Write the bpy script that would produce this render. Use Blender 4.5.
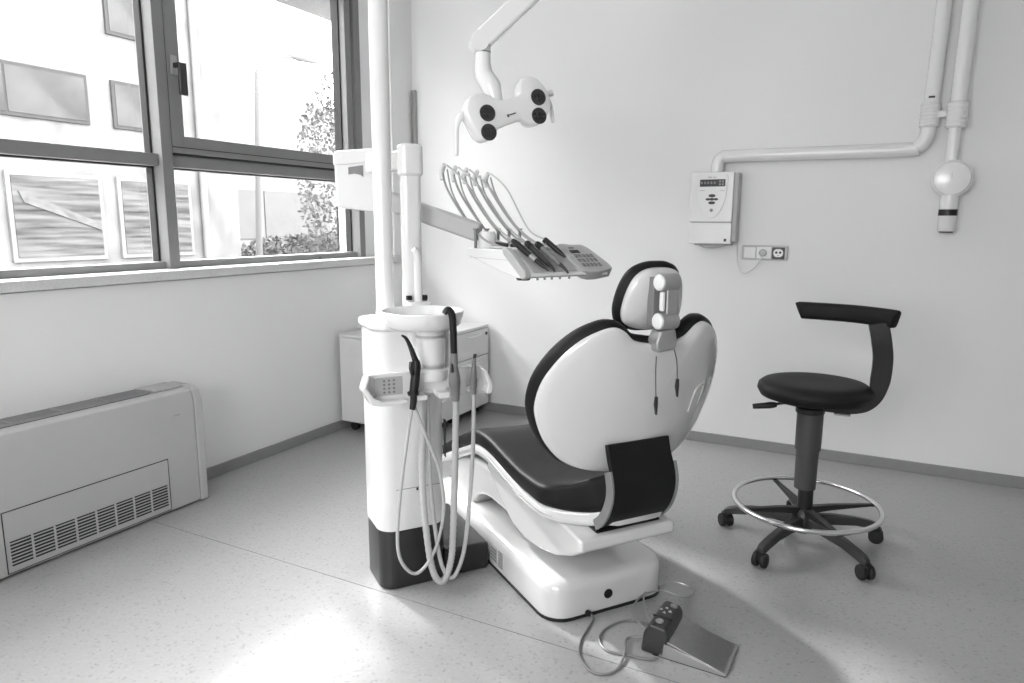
import bpy, bmesh, math, random
from mathutils import Vector, Matrix
SC = bpy.context.scene
for o in list(bpy.data.objects): bpy.data.objects.remove(o)
# ------------------------------------------------------------ camera
F_PX = 698.965; YAW, PITCH, ROLL = 0.482, 0.169, 0.005
cam = bpy.data.cameras.new('camera'); cam.sensor_fit = 'HORIZONTAL'; cam.sensor_width = 36.0
cam.lens = F_PX / 1024 * 36.0; cam.clip_start = 0.05; cam.clip_end = 300
co = bpy.data.objects.new('camera', cam); SC.collection.objects.link(co)
fw = Vector((-math.sin(YAW)*math.cos(PITCH), math.cos(YAW)*math.cos(PITCH), -math.sin(PITCH)))
rt = Vector((math.cos(YAW), math.sin(YAW), 0)); up = rt.cross(fw)
r2 = rt*math.cos(ROLL) + up*math.sin(ROLL); u2 = up*math.cos(ROLL) - rt*math.sin(ROLL)
m3 = Matrix((r2, u2, -fw)).transposed(); co.matrix_world = Matrix.Translation((3.06, -4.295, 1.35)) @ m3.to_4x4()
SC.camera = co
# ------------------------------------------------------------ world, sun, window portal, exposure
WORLD_STRENGTH = 8.5
SUN_STRENGTH = 2.0
wd = bpy.data.worlds.new('sky'); SC.world = wd; wd.use_nodes = True
wd.node_tree.nodes['Background'].inputs[0].default_value = (1, 1, 1, 1)
wd.node_tree.nodes['Background'].inputs[1].default_value = WORLD_STRENGTH
sl = bpy.data.lights.new('sun', 'SUN'); sl.energy = SUN_STRENGTH; sl.angle = math.radians(3)
so = bpy.data.objects.new('sun', sl); SC.collection.objects.link(so)
so.location = (-8, 3, 7); so.rotation_euler = Vector((1.26, -0.45, -1)).to_track_quat('-Z', 'Y').to_euler()
WY0, WY1, WZ0, WZ1 = -4.6, -0.25, 1.11, 2.95        # window opening
pl = bpy.data.lights.new('window_portal', 'AREA'); pl.shape = 'RECTANGLE'; pl.size = WZ1-WZ0; pl.size_y = WY1-WY0
pl.cycles.is_portal = True
po = bpy.data.objects.new('window_portal', pl); SC.collection.objects.link(po)
po.location = (-0.36, (WY0+WY1)/2, (WZ0+WZ1)/2); po.rotation_euler = (0, math.radians(-90), 0)
FX0, FX1, FZ0, FZ1 = 1.4, 3.2, 1.15, 2.45             # unseen window added behind the camera for fill light
pl2 = bpy.data.lights.new('fill_window_portal', 'AREA'); pl2.shape = 'RECTANGLE'; pl2.size = FX1-FX0; pl2.size_y = FZ1-FZ0
pl2.cycles.is_portal = True
po2 = bpy.data.objects.new('fill_window_portal', pl2); SC.collection.objects.link(po2)
po2.location = ((FX0+FX1)/2, -6.34, (FZ0+FZ1)/2); po2.rotation_euler = (math.radians(90), 0, 0)
SC.view_settings.view_transform = 'Standard'; SC.view_settings.look = 'None'
SC.view_settings.gamma = 1; SC.view_settings.use_curve_mapping = False
SC.view_settings.exposure = 1.26
# ------------------------------------------------------------ materials
def mat(name, v, rough=0.5, metal=0.0, noise=0.0, scale=20, spec=0.5, coat=0.0, bump=0.0, bscale=None, alpha=None):
    m = bpy.data.materials.new(name); m.use_nodes = True; nt = m.node_tree; b = nt.nodes['Principled BSDF']
    b.inputs['Base Color'].default_value = (v, v, v, 1); b.inputs['Roughness'].default_value = rough
    b.inputs['Metallic'].default_value = metal; b.inputs['Specular IOR Level'].default_value = spec
    b.inputs['Coat Weight'].default_value = coat; b.inputs['Coat Roughness'].default_value = 0.08
    tc = nt.nodes.new('ShaderNodeTexCoord'); n = nt.nodes.new('ShaderNodeTexNoise'); n.inputs['Scale'].default_value = scale
    n.inputs['Detail'].default_value = 3; nt.links.new(tc.outputs['Object'], n.inputs['Vector'])
    r = nt.nodes.new('ShaderNodeMapRange'); nt.links.new(n.outputs['Fac'], r.inputs['Value'])
    r.inputs['From Min'].default_value = .3; r.inputs['From Max'].default_value = .7
    r.inputs['To Min'].default_value = v*(1-noise); r.inputs['To Max'].default_value = min(1, v*(1+noise))
    nt.links.new(r.outputs[0], b.inputs['Base Color'])
    if bump:
        n2 = nt.nodes.new('ShaderNodeTexNoise'); n2.inputs['Scale'].default_value = bscale or scale*4
        nt.links.new(tc.outputs['Object'], n2.inputs['Vector'])
        bp = nt.nodes.new('ShaderNodeBump'); bp.inputs['Strength'].default_value = bump; bp.inputs['Distance'].default_value = .002
        nt.links.new(n2.outputs['Fac'], bp.inputs['Height']); nt.links.new(bp.outputs[0], b.inputs['Normal'])
    return m
M = dict(
 wall=mat('painted_wall', .80, .55, noise=.012, scale=1.2, bump=.05, bscale=60),
 ceil=mat('white_ceiling', .82, .9, noise=.01),
 base=mat('grey_skirting', .26, .4, noise=.03),
 white=mat('white_plastic', .80, .25, coat=.3, noise=.005),
 gloss=mat('glossy_white_shell', .66, .12, coat=.6, noise=.005),
 pedestal=mat('white_laminate', .70, .35, noise=.01),
 cream=mat('light_grey_metal', .43, .45, noise=.01),
 creamd=mat('grey_vent_plastic', .30, .5, noise=.02),
 black=mat('black_plastic', .010, .42, noise=.1),
 plinth=mat('charcoal_plinth', .022, .30, noise=.05),
 leather=mat('black_leatherette', .008, .5, spec=.22, noise=.1, scale=30, bump=.25, bscale=500),
 seatpad=mat('black_stool_leatherette', .008, .55, spec=.25, noise=.1, scale=30, bump=.25, bscale=400),
 dark=mat('dark_grey_plastic', .035, .4, noise=.05),
 mid=mat('mid_grey_plastic', .20, .4, noise=.04),
 sleeve=mat('grey_column_sleeve', .055, .5, noise=.04),
 lgrey=mat('light_grey_plastic', .45, .35, noise=.02),
 hose=mat('pale_rubber_hose', .50, .45, noise=.03),
 hosed=mat('grey_rubber_hose', .30, .45, noise=.03),
 whip=mat('grey_thin_tube', .36, .35, noise=.03),
 chrome=mat('chrome', .75, .12, metal=1, noise=.02),
 steel=mat('brushed_steel', .42, .33, metal=1, noise=.06, scale=60),
 silver=mat('satin_silver', .40, .35, metal=.6, noise=.02),
 frame=mat('grey_window_aluminium', .20, .45, noise=.02),
 framed=mat('dark_window_seal', .02, .6, noise=.05),
 sill=mat('speckled_stone_sill', .60, .45, noise=.10, scale=160),
 rubber=mat('black_rubber', .012, .6, noise=.1),
 lens=mat('dark_lens_glass', .02, .08, coat=.8, noise=.1),
 display=mat('dark_display', .03, .2, noise=.1),
 darkmetal=mat('dark_handle_metal', .05, .35, metal=.5, noise=.05),
)
def floor_mat():
    m = mat('speckled_vinyl_floor', .42, .30, noise=.0); nt = m.node_tree; b = nt.nodes['Principled BSDF']
    tc = nt.nodes.new('ShaderNodeTexCoord')
    v = nt.nodes.new('ShaderNodeTexVoronoi'); v.inputs['Scale'].default_value = 130; v.voronoi_dimensions = '2D'
    nt.links.new(tc.outputs['Object'], v.inputs['Vector'])
    s = nt.nodes.new('ShaderNodeSeparateColor'); nt.links.new(v.outputs['Color'], s.inputs[0])
    cr = nt.nodes.new('ShaderNodeValToRGB'); e = cr.color_ramp.elements
    e[0].position = 0; e[0].color = (.28, .28, .28, 1); e[1].position = 1; e[1].color = (.39, .39, .39, 1)
    a = cr.color_ramp.elements.new(.10); a.color = (.355, .355, .355, 1); a = cr.color_ramp.elements.new(.9); a.color = (.37, .37, .37, 1)
    nt.links.new(s.outputs[0], cr.inputs[0])
    nt.links.new(cr.outputs[0], b.inputs['Base Color'])
    b.inputs['Roughness'].default_value = .30; b.inputs['Specular IOR Level'].default_value = .3
    return m
M['floor'] = floor_mat()
def glass_mat():
    m = bpy.data.materials.new('window_glass'); m.use_nodes = True; nt = m.node_tree; nt.nodes.remove(nt.nodes['Principled BSDF'])
    out = nt.nodes['Material Output']; t = nt.nodes.new('ShaderNodeBsdfTransparent'); g = nt.nodes.new('ShaderNodeBsdfGlossy')
    g.inputs['Roughness'].default_value = .02; t.inputs[0].default_value = (.93, .93, .93, 1)
    lw = nt.nodes.new('ShaderNodeLayerWeight'); lw.inputs[0].default_value = .5
    pw = nt.nodes.new('ShaderNodeMath'); pw.operation = 'POWER'; pw.inputs[1].default_value = 4; nt.links.new(lw.outputs['Facing'], pw.inputs[0])
    fr = nt.nodes.new('ShaderNodeMath'); fr.operation = 'MULTIPLY_ADD'; fr.inputs[1].default_value = .6; fr.inputs[2].default_value = .03; nt.links.new(pw.outputs[0], fr.inputs[0])
    mx = nt.nodes.new('ShaderNodeMixShader'); nt.links.new(fr.outputs[0], mx.inputs[0])
    nt.links.new(t.outputs[0], mx.inputs[1]); nt.links.new(g.outputs[0], mx.inputs[2]); nt.links.new(mx.outputs[0], out.inputs[0])
    return m
M['glass'] = glass_mat()
# ------------------------------------------------------------ geometry helpers
ORG = Vector((2.317, -2.112, 0)); AZ = math.radians(144)
EX = Vector((math.cos(AZ), math.sin(AZ), 0)); EY = Vector((-math.sin(AZ), math.cos(AZ), 0))
def LW(p): return ORG + EX*p[0] + EY*p[1] + Vector((0, 0, p[2]))     # chair-axis coordinates to room coordinates
def ID(p): return Vector(p)
class G:
    def __init__(s, tf=ID): s.v = []; s.f = []; s.tf = tf; s.keep = False
    def add(s, vs, fs):
        k = len(s.v); s.v += [s.tf(p) for p in vs]; s.f += [[i+k for i in f] for f in fs]; return s
    def box(s, lo, hi):
        x0, y0, z0 = lo; x1, y1, z1 = hi; s.keep = True
        return s.add([(x0,y0,z0),(x1,y0,z0),(x1,y1,z0),(x0,y1,z0),(x0,y0,z1),(x1,y0,z1),(x1,y1,z1),(x0,y1,z1)],
                     [(0,3,2,1),(4,5,6,7),(0,1,5,4),(1,2,6,5),(2,3,7,6),(3,0,4,7)])
    def loft(s, rings, cap=True, closed=False):
        n = len(rings[0]); vs = [p for r in rings for p in r]; fs = []
        m = len(rings)
        for i in range(m if closed else m-1):
            for j in range(n):
                a = i*n+j; b = i*n+(j+1) % n; c = ((i+1) % m)*n+(j+1) % n; d = ((i+1) % m)*n+j; fs.append((a, b, c, d))
        if cap and not closed: fs.append(tuple(range(n))[::-1]); fs.append(tuple(range((m-1)*n, m*n)))
        return s.add(vs, fs)
    def tube(s, pts, r, n=10, closed=False, smooth=0, flat=None):
        pts = [Vector(p) for p in pts]
        rr = r if isinstance(r, (list, tuple)) else [r]*len(pts)
        if smooth:
            q = []; q2 = []; N = len(pts)
            rng = range(N) if closed else range(N-1)
            for i in rng:
                g = lambda k: pts[k % N] if closed else pts[max(0, min(N-1, k))]
                a, b, c, d = g(i-1), g(i), g(i+1), g(i+2)
                for k in range(smooth):
                    t = k/smooth
                    q.append(.5*((2*b)+(c-a)*t+(2*a-5*b+4*c-d)*t*t+(3*b-a-3*c+d)*t**3))
                    q2.append(rr[i]*(1-t)+rr[(i+1) % N]*t)
            if not closed: q.append(pts[-1]); q2.append(rr[-1])
            pts, rr = q, q2
        N = len(pts); rings = []; prev = None
        for i, p in enumerate(pts):
            if closed: t = pts[(i+1) % N]-pts[i-1]
            else: t = pts[min(N-1, i+1)]-pts[max(0, i-1)]
            t.normalize()
            if prev is None:
                a = Vector((0, 0, 1)) if abs(t.z) < .9 else Vector((1, 0, 0)); u = t.cross(a).normalized()
            else: u = (prev - t*prev.dot(t)).normalized()
            prev = u; w = t.cross(u)
            rings.append([p+(u*math.cos(2*math.pi*j/n)+w*math.sin(2*math.pi*j/n))*rr[i] for j in range(n)])
        return s.loft(rings, closed=closed)
    def cyl(s, a, b, r0, r1=None, n=24): return s.tube([a, b], [r0, r0 if r1 is None else r1], n)
    def lathe(s, prof, c, axis=(0, 0, 1), n=32):
        ax = Vector(axis).normalized(); a = Vector((1, 0, 0)) if abs(ax.x) < .9 else Vector((0, 1, 0))
        u = ax.cross(a).normalized(); w = ax.cross(u); c = Vector(c)
        rings = [[c+ax*h+(u*math.cos(2*math.pi*j/n)+w*math.sin(2*math.pi*j/n))*max(r, 1e-4) for j in range(n)] for r, h in prof]
        return s.loft(rings)
    def prism(s, pts2, fn, d0, d1):
        n = len(pts2); return s.loft([[fn(p[0], p[1], d0) for p in pts2], [fn(p[0], p[1], d1) for p in pts2]])
    def ball(s, c, rx, ry=None, rz=None, n=20, k=12):
        ry = ry or rx; rz = rz or rx; rings = []
        for i in range(k+1):
            th = math.pi*i/k; r = max(math.sin(th), 1e-3); rings.append([(c[0]+rx*r*math.cos(2*math.pi*j/n), c[1]+ry*r*math.sin(2*math.pi*j/n), c[2]-rz*math.cos(th)) for j in range(n)])
        return s.loft(rings)
def catmull(pts, k=5, closed=True):
    out = []; N = len(pts); P = [Vector(p) for p in pts]
    for i in range(N if closed else N-1):
        g = lambda q: P[q % N] if closed else P[max(0, min(N-1, q))]
        a, b, c, d = g(i-1), g(i), g(i+1), g(i+2)
        for j in range(k):
            t = j/k; out.append(tuple(.5*((2*b)+(c-a)*t+(2*a-5*b+4*c-d)*t*t+(3*b-a-3*c+d)*t**3)))
    if not closed: out.append(tuple(P[-1]))
    return out
def rrect(x0, x1, y0, y1, r, k=5):
    out = []
    for cx, cy, a in ((x1-r, y1-r, 0), (x0+r, y1-r, 90), (x0+r, y0+r, 180), (x1-r, y0+r, 270)):
        for i in range(k+1):
            t = math.radians(a+90*i/k); out.append((cx+r*math.cos(t), cy+r*math.sin(t)))
    return out
WORLD_LOC = {}
def part(name, g, m, parent=None, bevel=0, seg=3, sub=0, ang=38, label=None, base=None):
    vs = g.v; lo = Vector((min(p.x for p in vs), min(p.y for p in vs), min(p.z for p in vs))); hi = Vector((max(p.x for p in vs), max(p.y for p in vs), max(p.z for p in vs)))
    c = Vector(((lo.x+hi.x)/2, (lo.y+hi.y)/2, lo.z)) if parent is None else (lo+hi)/2
    me = bpy.data.meshes.new(name); me.from_pydata([tuple(p-c) for p in vs], [], g.f)
    bm = bmesh.new(); bm.from_mesh(me); (None if g.keep else bmesh.ops.remove_doubles(bm, verts=bm.verts, dist=1e-6)); bmesh.ops.recalc_face_normals(bm, faces=bm.faces); bm.to_mesh(me); bm.free()
    me.materials.append(M[m] if isinstance(m, str) else m)
    me.polygons.foreach_set('use_smooth', [True]*len(me.polygons)); me.set_sharp_from_angle(angle=math.radians(ang))
    o = bpy.data.objects.new(name, me); SC.collection.objects.link(o)
    o['_c'] = tuple(c)
    if parent is not None:
        o.parent = parent; o.location = c - Vector(parent['_c'])
    else: o.location = c
    if bevel:
        b = o.modifiers.new('bevel', 'BEVEL'); b.width = bevel; b.segments = seg; b.limit_method = 'ANGLE'; b.angle_limit = math.radians(ang); b.harden_normals = True
    if sub:
        b = o.modifiers.new('sub', 'SUBSURF'); b.levels = sub; b.render_levels = sub
    if label: o['label'] = label
    return o
def thing(name, label, cat, loc, group=None):
    o = bpy.data.objects.new(name, None); SC.collection.objects.link(o); o.location = loc; o['_c'] = tuple(loc); o.empty_display_size = .1
    o['label'] = label; o['category'] = cat
    if group: o['group'] = group
    return o
def tag(o, label, cat, group=None, kind=None):
    o['label'] = label; o['category'] = cat
    if group: o['group'] = group
    if kind: o['kind'] = kind
    return o
def struct(name, g, m, bevel=0, parent=None, label=None):
    o = part(name, g, m, parent, bevel=bevel, label=label)
    if parent is None: o['kind'] = 'structure'
    return o
def text_marks(g, lines, fn, w, h, seed=1):
    """rows of small glyph-like strokes: fn(u,v,d) places a point, each mark a thin box"""
    rnd = random.Random(seed)
    for (u0, v0, n, cw, ch) in lines:
        u = u0
        for i in range(n):
            k = cw*rnd.uniform(.45, .85)
            g.prism([(u, v0), (u+k, v0), (u+k, v0+ch), (u, v0+ch)], fn, 0, .0012); u += cw
    return g
# ============================================================ ROOM
RX, RY, RZ = 5.4, -6.2, 3.15
struct('floor', G().box((-.35, RY-.1, -.1), (RX+.1, .1, 0)), 'floor')
struct('ceiling', G().box((-.35, RY-.1, RZ), (RX+.1, .1, RZ+.1)), 'ceil')
struct('wall_back', G().box((-.35, 0, 0), (RX+.1, .12, RZ)), 'wall')
struct('wall_right', G().box((RX, RY, 0), (RX+.12, 0, RZ)), 'wall')
struct('wall_front', G().box((-.35, RY-.12, 0), (RX+.12, RY, FZ0)).box((-.35, RY-.12, FZ1), (RX+.12, RY, RZ)).box((-.35, RY-.12, FZ0), (FX0, RY, FZ1)).box((FX1, RY-.12, FZ0), (RX+.12, RY, FZ1)), 'wall')
w2 = struct('fill_window', G().box((FX0, RY-.10, FZ0), (FX0+.06, RY-.03, FZ1)).box((FX1-.06, RY-.10, FZ0), (FX1, RY-.03, FZ1)).box((FX0+.06, RY-.10, FZ0), (FX1-.06, RY-.03, FZ0+.06)).box((FX0+.06, RY-.10, FZ1-.06), (FX1-.06, RY-.03, FZ1)), 'frame', .003)  # added, unseen: lets in fill light on surfaces facing the camera
part('mullion', G().box(((FX0+FX1)/2-.03, RY-.10, FZ0+.06), ((FX0+FX1)/2+.03, RY-.03, FZ1-.06)), 'frame', w2)
part('pane', G().box((FX0+.06, RY-.07, FZ0+.06), (FX1-.06, RY-.064, FZ1-.06)), 'glass', w2)
g = G(); T = -.34
g.box((T, RY, 0), (0, 0, WZ0-.05)); g.box((T, RY, WZ1), (0, 0, RZ)); g.box((T, RY, WZ0-.05), (0, WY0, WZ1)); g.box((T, WY1, WZ0-.05), (0, 0, WZ1))
struct('wall_left', g, 'wall')
struct('baseboard_left', G().box((0, RY, 0), (.012, 0, .062)), 'base', .003)
struct('baseboard_back', G().box((0.012, -.012, 0), (RX, 0, .062)), 'base', .003)
struct('baseboard_right', G().box((RX-.012, RY, 0), (RX, -.012, .062)), 'base', .003)
struct('trim_1', G().box((.004, -2.397, .0004), (RX, -2.3952, .0012)), 'mid')            # floor weld seam
g = G().box((T+.16, WY0-.05, WZ0-.045), (.03, WY1, WZ0)).box((-.0, WY1-.001, WZ0-.045), (.03, -.03, WZ0))
struct('trim_2', g, 'sill', .004)                                                         # window sill board
struct('trim_3', G().box((T+.01, -.445, WZ0), (-.11, WY1, WZ1)), 'wall')                  # plaster infill beside the window
# ---- window
GX = -.20
fr = struct('window_1', G().box((-.23, WY0+.06, WZ0), (-.13, -.50, WZ0+.035)).box((-.23, WY0+.06, WZ1-.06), (-.13, -.50, WZ1))
            .box((-.23, -.50, WZ0), (-.10, -.445, WZ1)).box((-.23, WY0, WZ0), (-.13, WY0+.06, WZ1)), 'frame', .003)
def wpart(name, g, m='frame', par=fr, bev=.003, label=None): return part(name, g, m, par, bevel=bev, label=label)
wpart('mullion', G().box((-.235, -1.965, WZ0), (-.10, -1.905, WZ1)))
wpart('mullion', G().box((-.235, -3.42, WZ0), (-.10, -3.36, WZ1)))
wpart('transom', G().box((-.23, -3.36, 1.615), (-.13, -1.965, 1.675)))
wpart('transom', G().box((-.23, -1.905, 1.615), (-.13, -.50, 1.675)))
wpart('transom', G().box((-.23, WY0+.06, 1.615), (-.13, -3.42, 1.675)))
for y0, y1 in ((-3.36, -1.965), (-1.905, -.50), (WY0+.06, -3.42)):
    wpart('glazing_bead', G().box((GX-.012, y1-.012, WZ0+.035), (GX+.03, y1, 1.615)), 'framed', bev=0)
    wpart('glazing_bead', G().box((GX-.012, y0, 1.607), (GX+.03, y1, 1.615)), 'framed', bev=0)
    wpart('pane', G().box((GX-.004, y0, WZ0+.035), (GX+.004, y1, 1.615)), 'glass', bev=0)
for y0, y1 in ((-3.36, -1.965), (WY0+.06, -3.42)):
    wpart('glazing_bead', G().box((GX-.012, y1-.012, 1.675), (GX+.03, y1, WZ1-.06)), 'framed', bev=0)
    wpart('pane', G().box((GX-.004, y0, 1.675), (GX+.004, y1, WZ1-.06)), 'glass', bev=0)
SY0, SY1, SZ0, SZ1 = -1.90, -.53, 1.685, 2.87
sash = wpart('sash', G().box((-.215, SY0, SZ0), (-.105, SY0+.075, SZ1)).box((-.215, SY1-.055, SZ0), (-.105, SY1, SZ1))
             .box((-.215, SY0+.075, SZ0), (-.105, SY1-.055, SZ0+.085)).box((-.215, SY0+.075, SZ1-.08), (-.105, SY1-.055, SZ1)))
part('groove', G().box((-.106, SY0, SZ0+.026), (-.1035, SY1, SZ0+.030)), 'framed', sash)
part('pane', G().box((GX-.004, SY0+.07, SZ0+.08), (GX+.004, SY1-.05, SZ1-.07)), 'glass', sash)
part('glazing_bead', G().box((GX-.008, SY1-.066, SZ0+.085), (GX+.05, SY1-.055, SZ1-.08)), 'framed', sash)
part('gap_seal', G().box((-.14, SY0-.006, SZ0-.01), (-.118, SY0, SZ1)).box((-.14, SY0, SZ0-.012), (-.118, SY1, SZ0)), 'framed', fr)
hd = part('handle', G().box((-.106, SY0+.02, 2.06), (-.096, SY0+.055, 2.15)), 'silver', sash, bevel=.003, label='silver plate with dark lever')
part('lever', G().box((-.097, SY0+.028, 2.09), (-.05, SY0+.046, 2.115)).box((-.066, SY0+.028, 1.96), (-.048, SY0+.072, 2.115)), 'darkmetal', hd, bevel=.005)
# pen on the sill
pen = thing('pen', 'dark slim pen lying on the white window sill', 'pen', (-.150, -.93, WZ0))
part('barrel', G().tube([(-.163, -1.0, WZ0+.008), (-.150, -.93, WZ0+.008), (-.135, -.86, WZ0+.008)], [.006, .008, .008], 10), 'black', pen)
part('cap', G().tube([(-.168, -1.02, WZ0+.008), (-.1625, -.998, WZ0+.008)], [.003, .006], 10), 'silver', pen)
# corner conduit
tag(part('cable_duct', G().box((.012, -.032, .062), (.04, -.0005, 2.27)), 'silver', bevel=.003), 'slim grey cable duct standing in the corner behind the white dental columns', 'cable duct')
# ============================================================ FAN COIL UNIT
fc = thing('fan_coil_unit', 'light grey floor-standing fan coil heater with louvred vents under the window', 'heater', (.12, -2.64, 0))
Y0, Y1 = -3.20, -2.09
prof = [(.014, .012), (.222, .012), (.222, .50), (.206, .556), (.190, .566), (.05, .566), (.014, .562)]
g = G().prism(prof, lambda a, b, d: (a, d, b), Y0+.05, Y1-.045); cab = part('casing', g, 'cream', fc, bevel=.004)
part('end_cap', G().prism([(.014, .004), (.226, .004), (.226, .50), (.208, .560), (.19, .572), (.05, .572), (.014, .568)], lambda a, b, d: (a, d, b), Y1-.043, Y1), 'cream', fc, bevel=.008)
part('end_cap', G().prism([(.014, .004), (.226, .004), (.226, .50), (.208, .560), (.19, .572), (.05, .572), (.014, .568)], lambda a, b, d: (a, d, b), Y0, Y0+.048), 'cream', fc, bevel=.008)
g = G()
for i in range(5): g.box((.045+.024*i, Y0+.12, .566), (.053+.024*i, Y1-.22, .577))
for k in range(5): g.box((.045, Y0+.12+.193*k, .566), (.150, Y0+.128+.193*k, .578))
part('top_grille', g, 'creamd', fc)
part('grille_shadow_bed', G().box((.045, Y0+.12, .5662), (.150, Y1-.22, .568)), 'black', fc)
part('control_flap', G().box((.04, Y1-.20, .566), (.155, Y1-.055, .580)), 'cream', fc, bevel=.006)
dr = part('access_panel', G().box((.2225, -2.99, .022), (.2245, -2.297, .262)), 'cream', fc, bevel=.0008)
g = G()
for a in ((-2.994, -2.990, .018, .266), (-2.297, -2.293, .018, .266)): g.box((.2218, a[0], a[2]), (.2232, a[1], a[3]))
for a in ((.018, .022), (.262, .266)): g.box((.2218, -2.994, a[0]), (.2232, -2.293, a[1]))
part('panel_gap', g, 'black', fc)
part('vent_bed', G().box((.2244, -2.985, .045), (.2250, -2.305, .145)), 'black', fc)
g = G()
for i in range(7): g.box((.2248, -2.985, .0535+.0135*i), (.2275, -2.305, .0580+.0135*i))
for i in range(8): g.box((.2248, -2.985+.0842*i+.0, .045), (.229, -2.978+.0842*i, .145))
g.box((.2248, -2.309, .045), (.229, -2.302, .145))
part('louvres', g, 'cream', fc)
part('badge', G().box((.2225, -2.26, .452), (.2245, -2.20, .466)), 'lgrey', fc, bevel=.0015, label='small pale oval badge')
fn = lambda u, v, d: (.2245+d*.5, u, v)
part('badge_lettering', text_marks(G(), [(-2.25, .4555, 4, .010, .007)], fn, 0, 0), 'creamd', fc)
# ============================================================ DRAWER PEDESTALS
def pedestal(y0, y1, label):
    p = thing('drawer_pedestal', label, 'drawer unit', (.34, (y0+y1)/2, 0), 'white rolling drawer pedestals behind the dental unit')
    x0, x1 = .035, .652
    part('cabinet_body', G().box((x0, y0, .07), (x1-.02, y1, .62)), 'pedestal', p, bevel=.003)
    part('top_panel', G().box((x0-.004, y0, .621), (x1, y1, .642)), 'pedestal', p, bevel=.004)
    for i, (a, b) in enumerate(((.436, .617), (.256, .432), (.074, .252))):
        d = part('drawer', G().box((x1-.019, y0+.003, a), (x1, y1-.003, b)), 'pedestal', p, bevel=.003)
        ym = (y0+y1)/2
        part('handle', G().tube([(x1+.002, ym-.09, b-.030), (x1+.012, ym-.06, b-.036), (x1+.012, ym+.06, b-.036), (x1+.002, ym+.09, b-.030)], .007, 8, smooth=4), 'pedestal', d)
        if i == 0: part('lock', G().cyl((x1-.002, y1-.035, b-.035), (x1+.006, y1-.035, b-.035), .011), 'dark', d)
    for cx in (x0+.06, x1-.09):
        for cy in (y0+.06, y1-.06):
            c = part('caster', G().cyl((cx, cy-.012, .028), (cx, cy+.012, .028), .028), 'rubber', p)
            part('caster_fork', G().box((cx-.02, cy-.02, .045), (cx+.02, cy+.02, .07)), 'black', c, bevel=.004)
pedestal(-.47, -.05, 'white rolling drawer pedestal pushed into the corner, lock and drawer fronts in view')
pedestal(-.90, -.478, 'white drawer pedestal against the window wall, plain side towards the floor heater')
# ============================================================ DENTAL UNIT (tower)
un = thing('dental_unit', 'tall white dental treatment unit with dark plinth, spittoon bowl and column, beside the chair', 'dental unit', LW((.58, .56, 0)))
bx = (.462, .70, .435, .69)
def extr(g, pts, z0, z1): return g.loft([[(p[0], p[1], z0) for p in pts], [(p[0], p[1], z1) for p in pts]])
part('plinth', extr(G(LW), rrect(bx[0], bx[1], bx[2], bx[3], .055), .002, .227), 'plinth', un, bevel=.003)
part('plinth_extension', G(LW).box((.464, .262, .002), (.90, .445, .112)), 'plinth', un, bevel=.012)
body = part('cabinet_body', extr(G(LW), rrect(bx[0]-.001, bx[1]+.003, bx[2]-.001, bx[3]+.003, .06), .228, .972), 'white', un, bevel=.003)
part('panel_seam', G(LW).box((.4598, .455, .387), (.4604, .632, .389)), 'mid', body)
part('lock', G(LW).box((.4585, .548, .376), (.4608, .556, .386)), 'dark', body)
part('side_slot', G(LW).box((.475, .4325, .48), (.495, .4345, .625)), 'dark', body)
part('top_cap', extr(G(LW), rrect(bx[0]-.012, bx[1]+.02, bx[2]-.01, bx[3]+.014, .07), .972, 1.003), 'white', un, bevel=.012, seg=4)
part('lamp_pole', G(LW).lathe([(.036, 1.0), (.036, 1.02), (.0335, 1.03), (.0335, 2.62), (.0, 2.62)], (.635, .605, 0)), 'white', un)
bwl = (.45, .525, 0)
part('spittoon_bowl', G(LW).lathe([(.0, .975), (.06, .975), (.116, .982), (.134, .996), (.143, 1.02), (.146, 1.040), (.142, 1.043), (.138, 1.036), (.120, 1.012), (.07, 1.004), (.0, 1.002)], bwl, n=48), 'white', un)
sp = part('spittoon_trap', G(LW).lathe([(.0, .80), (.062, .80), (.065, .81), (.065, .835), (.050, .842), (.050, .855), (.054, .86), (.054, .945), (.050, .95), (.050, .98), (.0, .98)], (.425, .508, 0)), 'white', un)
part('trap_ring', G(LW).lathe([(.051, .951), (.0515, .951), (.0515, .960), (.051, .960)], (.425, .508, 0)), 'lgrey', sp)
part('trap_ring', G(LW).lathe([(.0505, .843), (.052, .843), (.052, .853), (.0505, .853)], (.425, .508, 0)), 'lgrey', sp)
part('bowl_bracket', G(LW).prism([(.575, .975), (.43, .975), (.43, .80), (.52, .80), (.52, .87), (.575, .92)], lambda a, b, d: (d, a, b), .43, .47), 'white', un, bevel=.008)
cf = part('cup_filler', extr(G(LW), rrect(.595, .645, .430, .530, .022), 1.003, 1.055), 'white', un, bevel=.010)
part('spout', G(LW).tube([(.62, .482, 1.05), (.62, .482, 1.20), (.62, .486, 1.235), (.615, .498, 1.25)], [.016, .016, .015, .010], 14, smooth=4), 'white', cf)
part('knob', G(LW).cyl((.63, .445, 1.066), (.63, .475, 1.068), .011), 'black', cf, label='small black side knob')
part('knob', G(LW).cyl((.63, .505, 1.068), (.63, .525, 1.068), .009), 'black', cf, label='small black side knob')
col = part('arm_column', extr(G(LW), rrect(.640, .695, .452, .526, .022), 1.003, 1.52), 'white', un, bevel=.004)
part('column_cap', extr(G(LW), rrect(.632, .703, .444, .534, .026), 1.515, 1.632), 'white', un, bevel=.014, seg=4)
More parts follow.
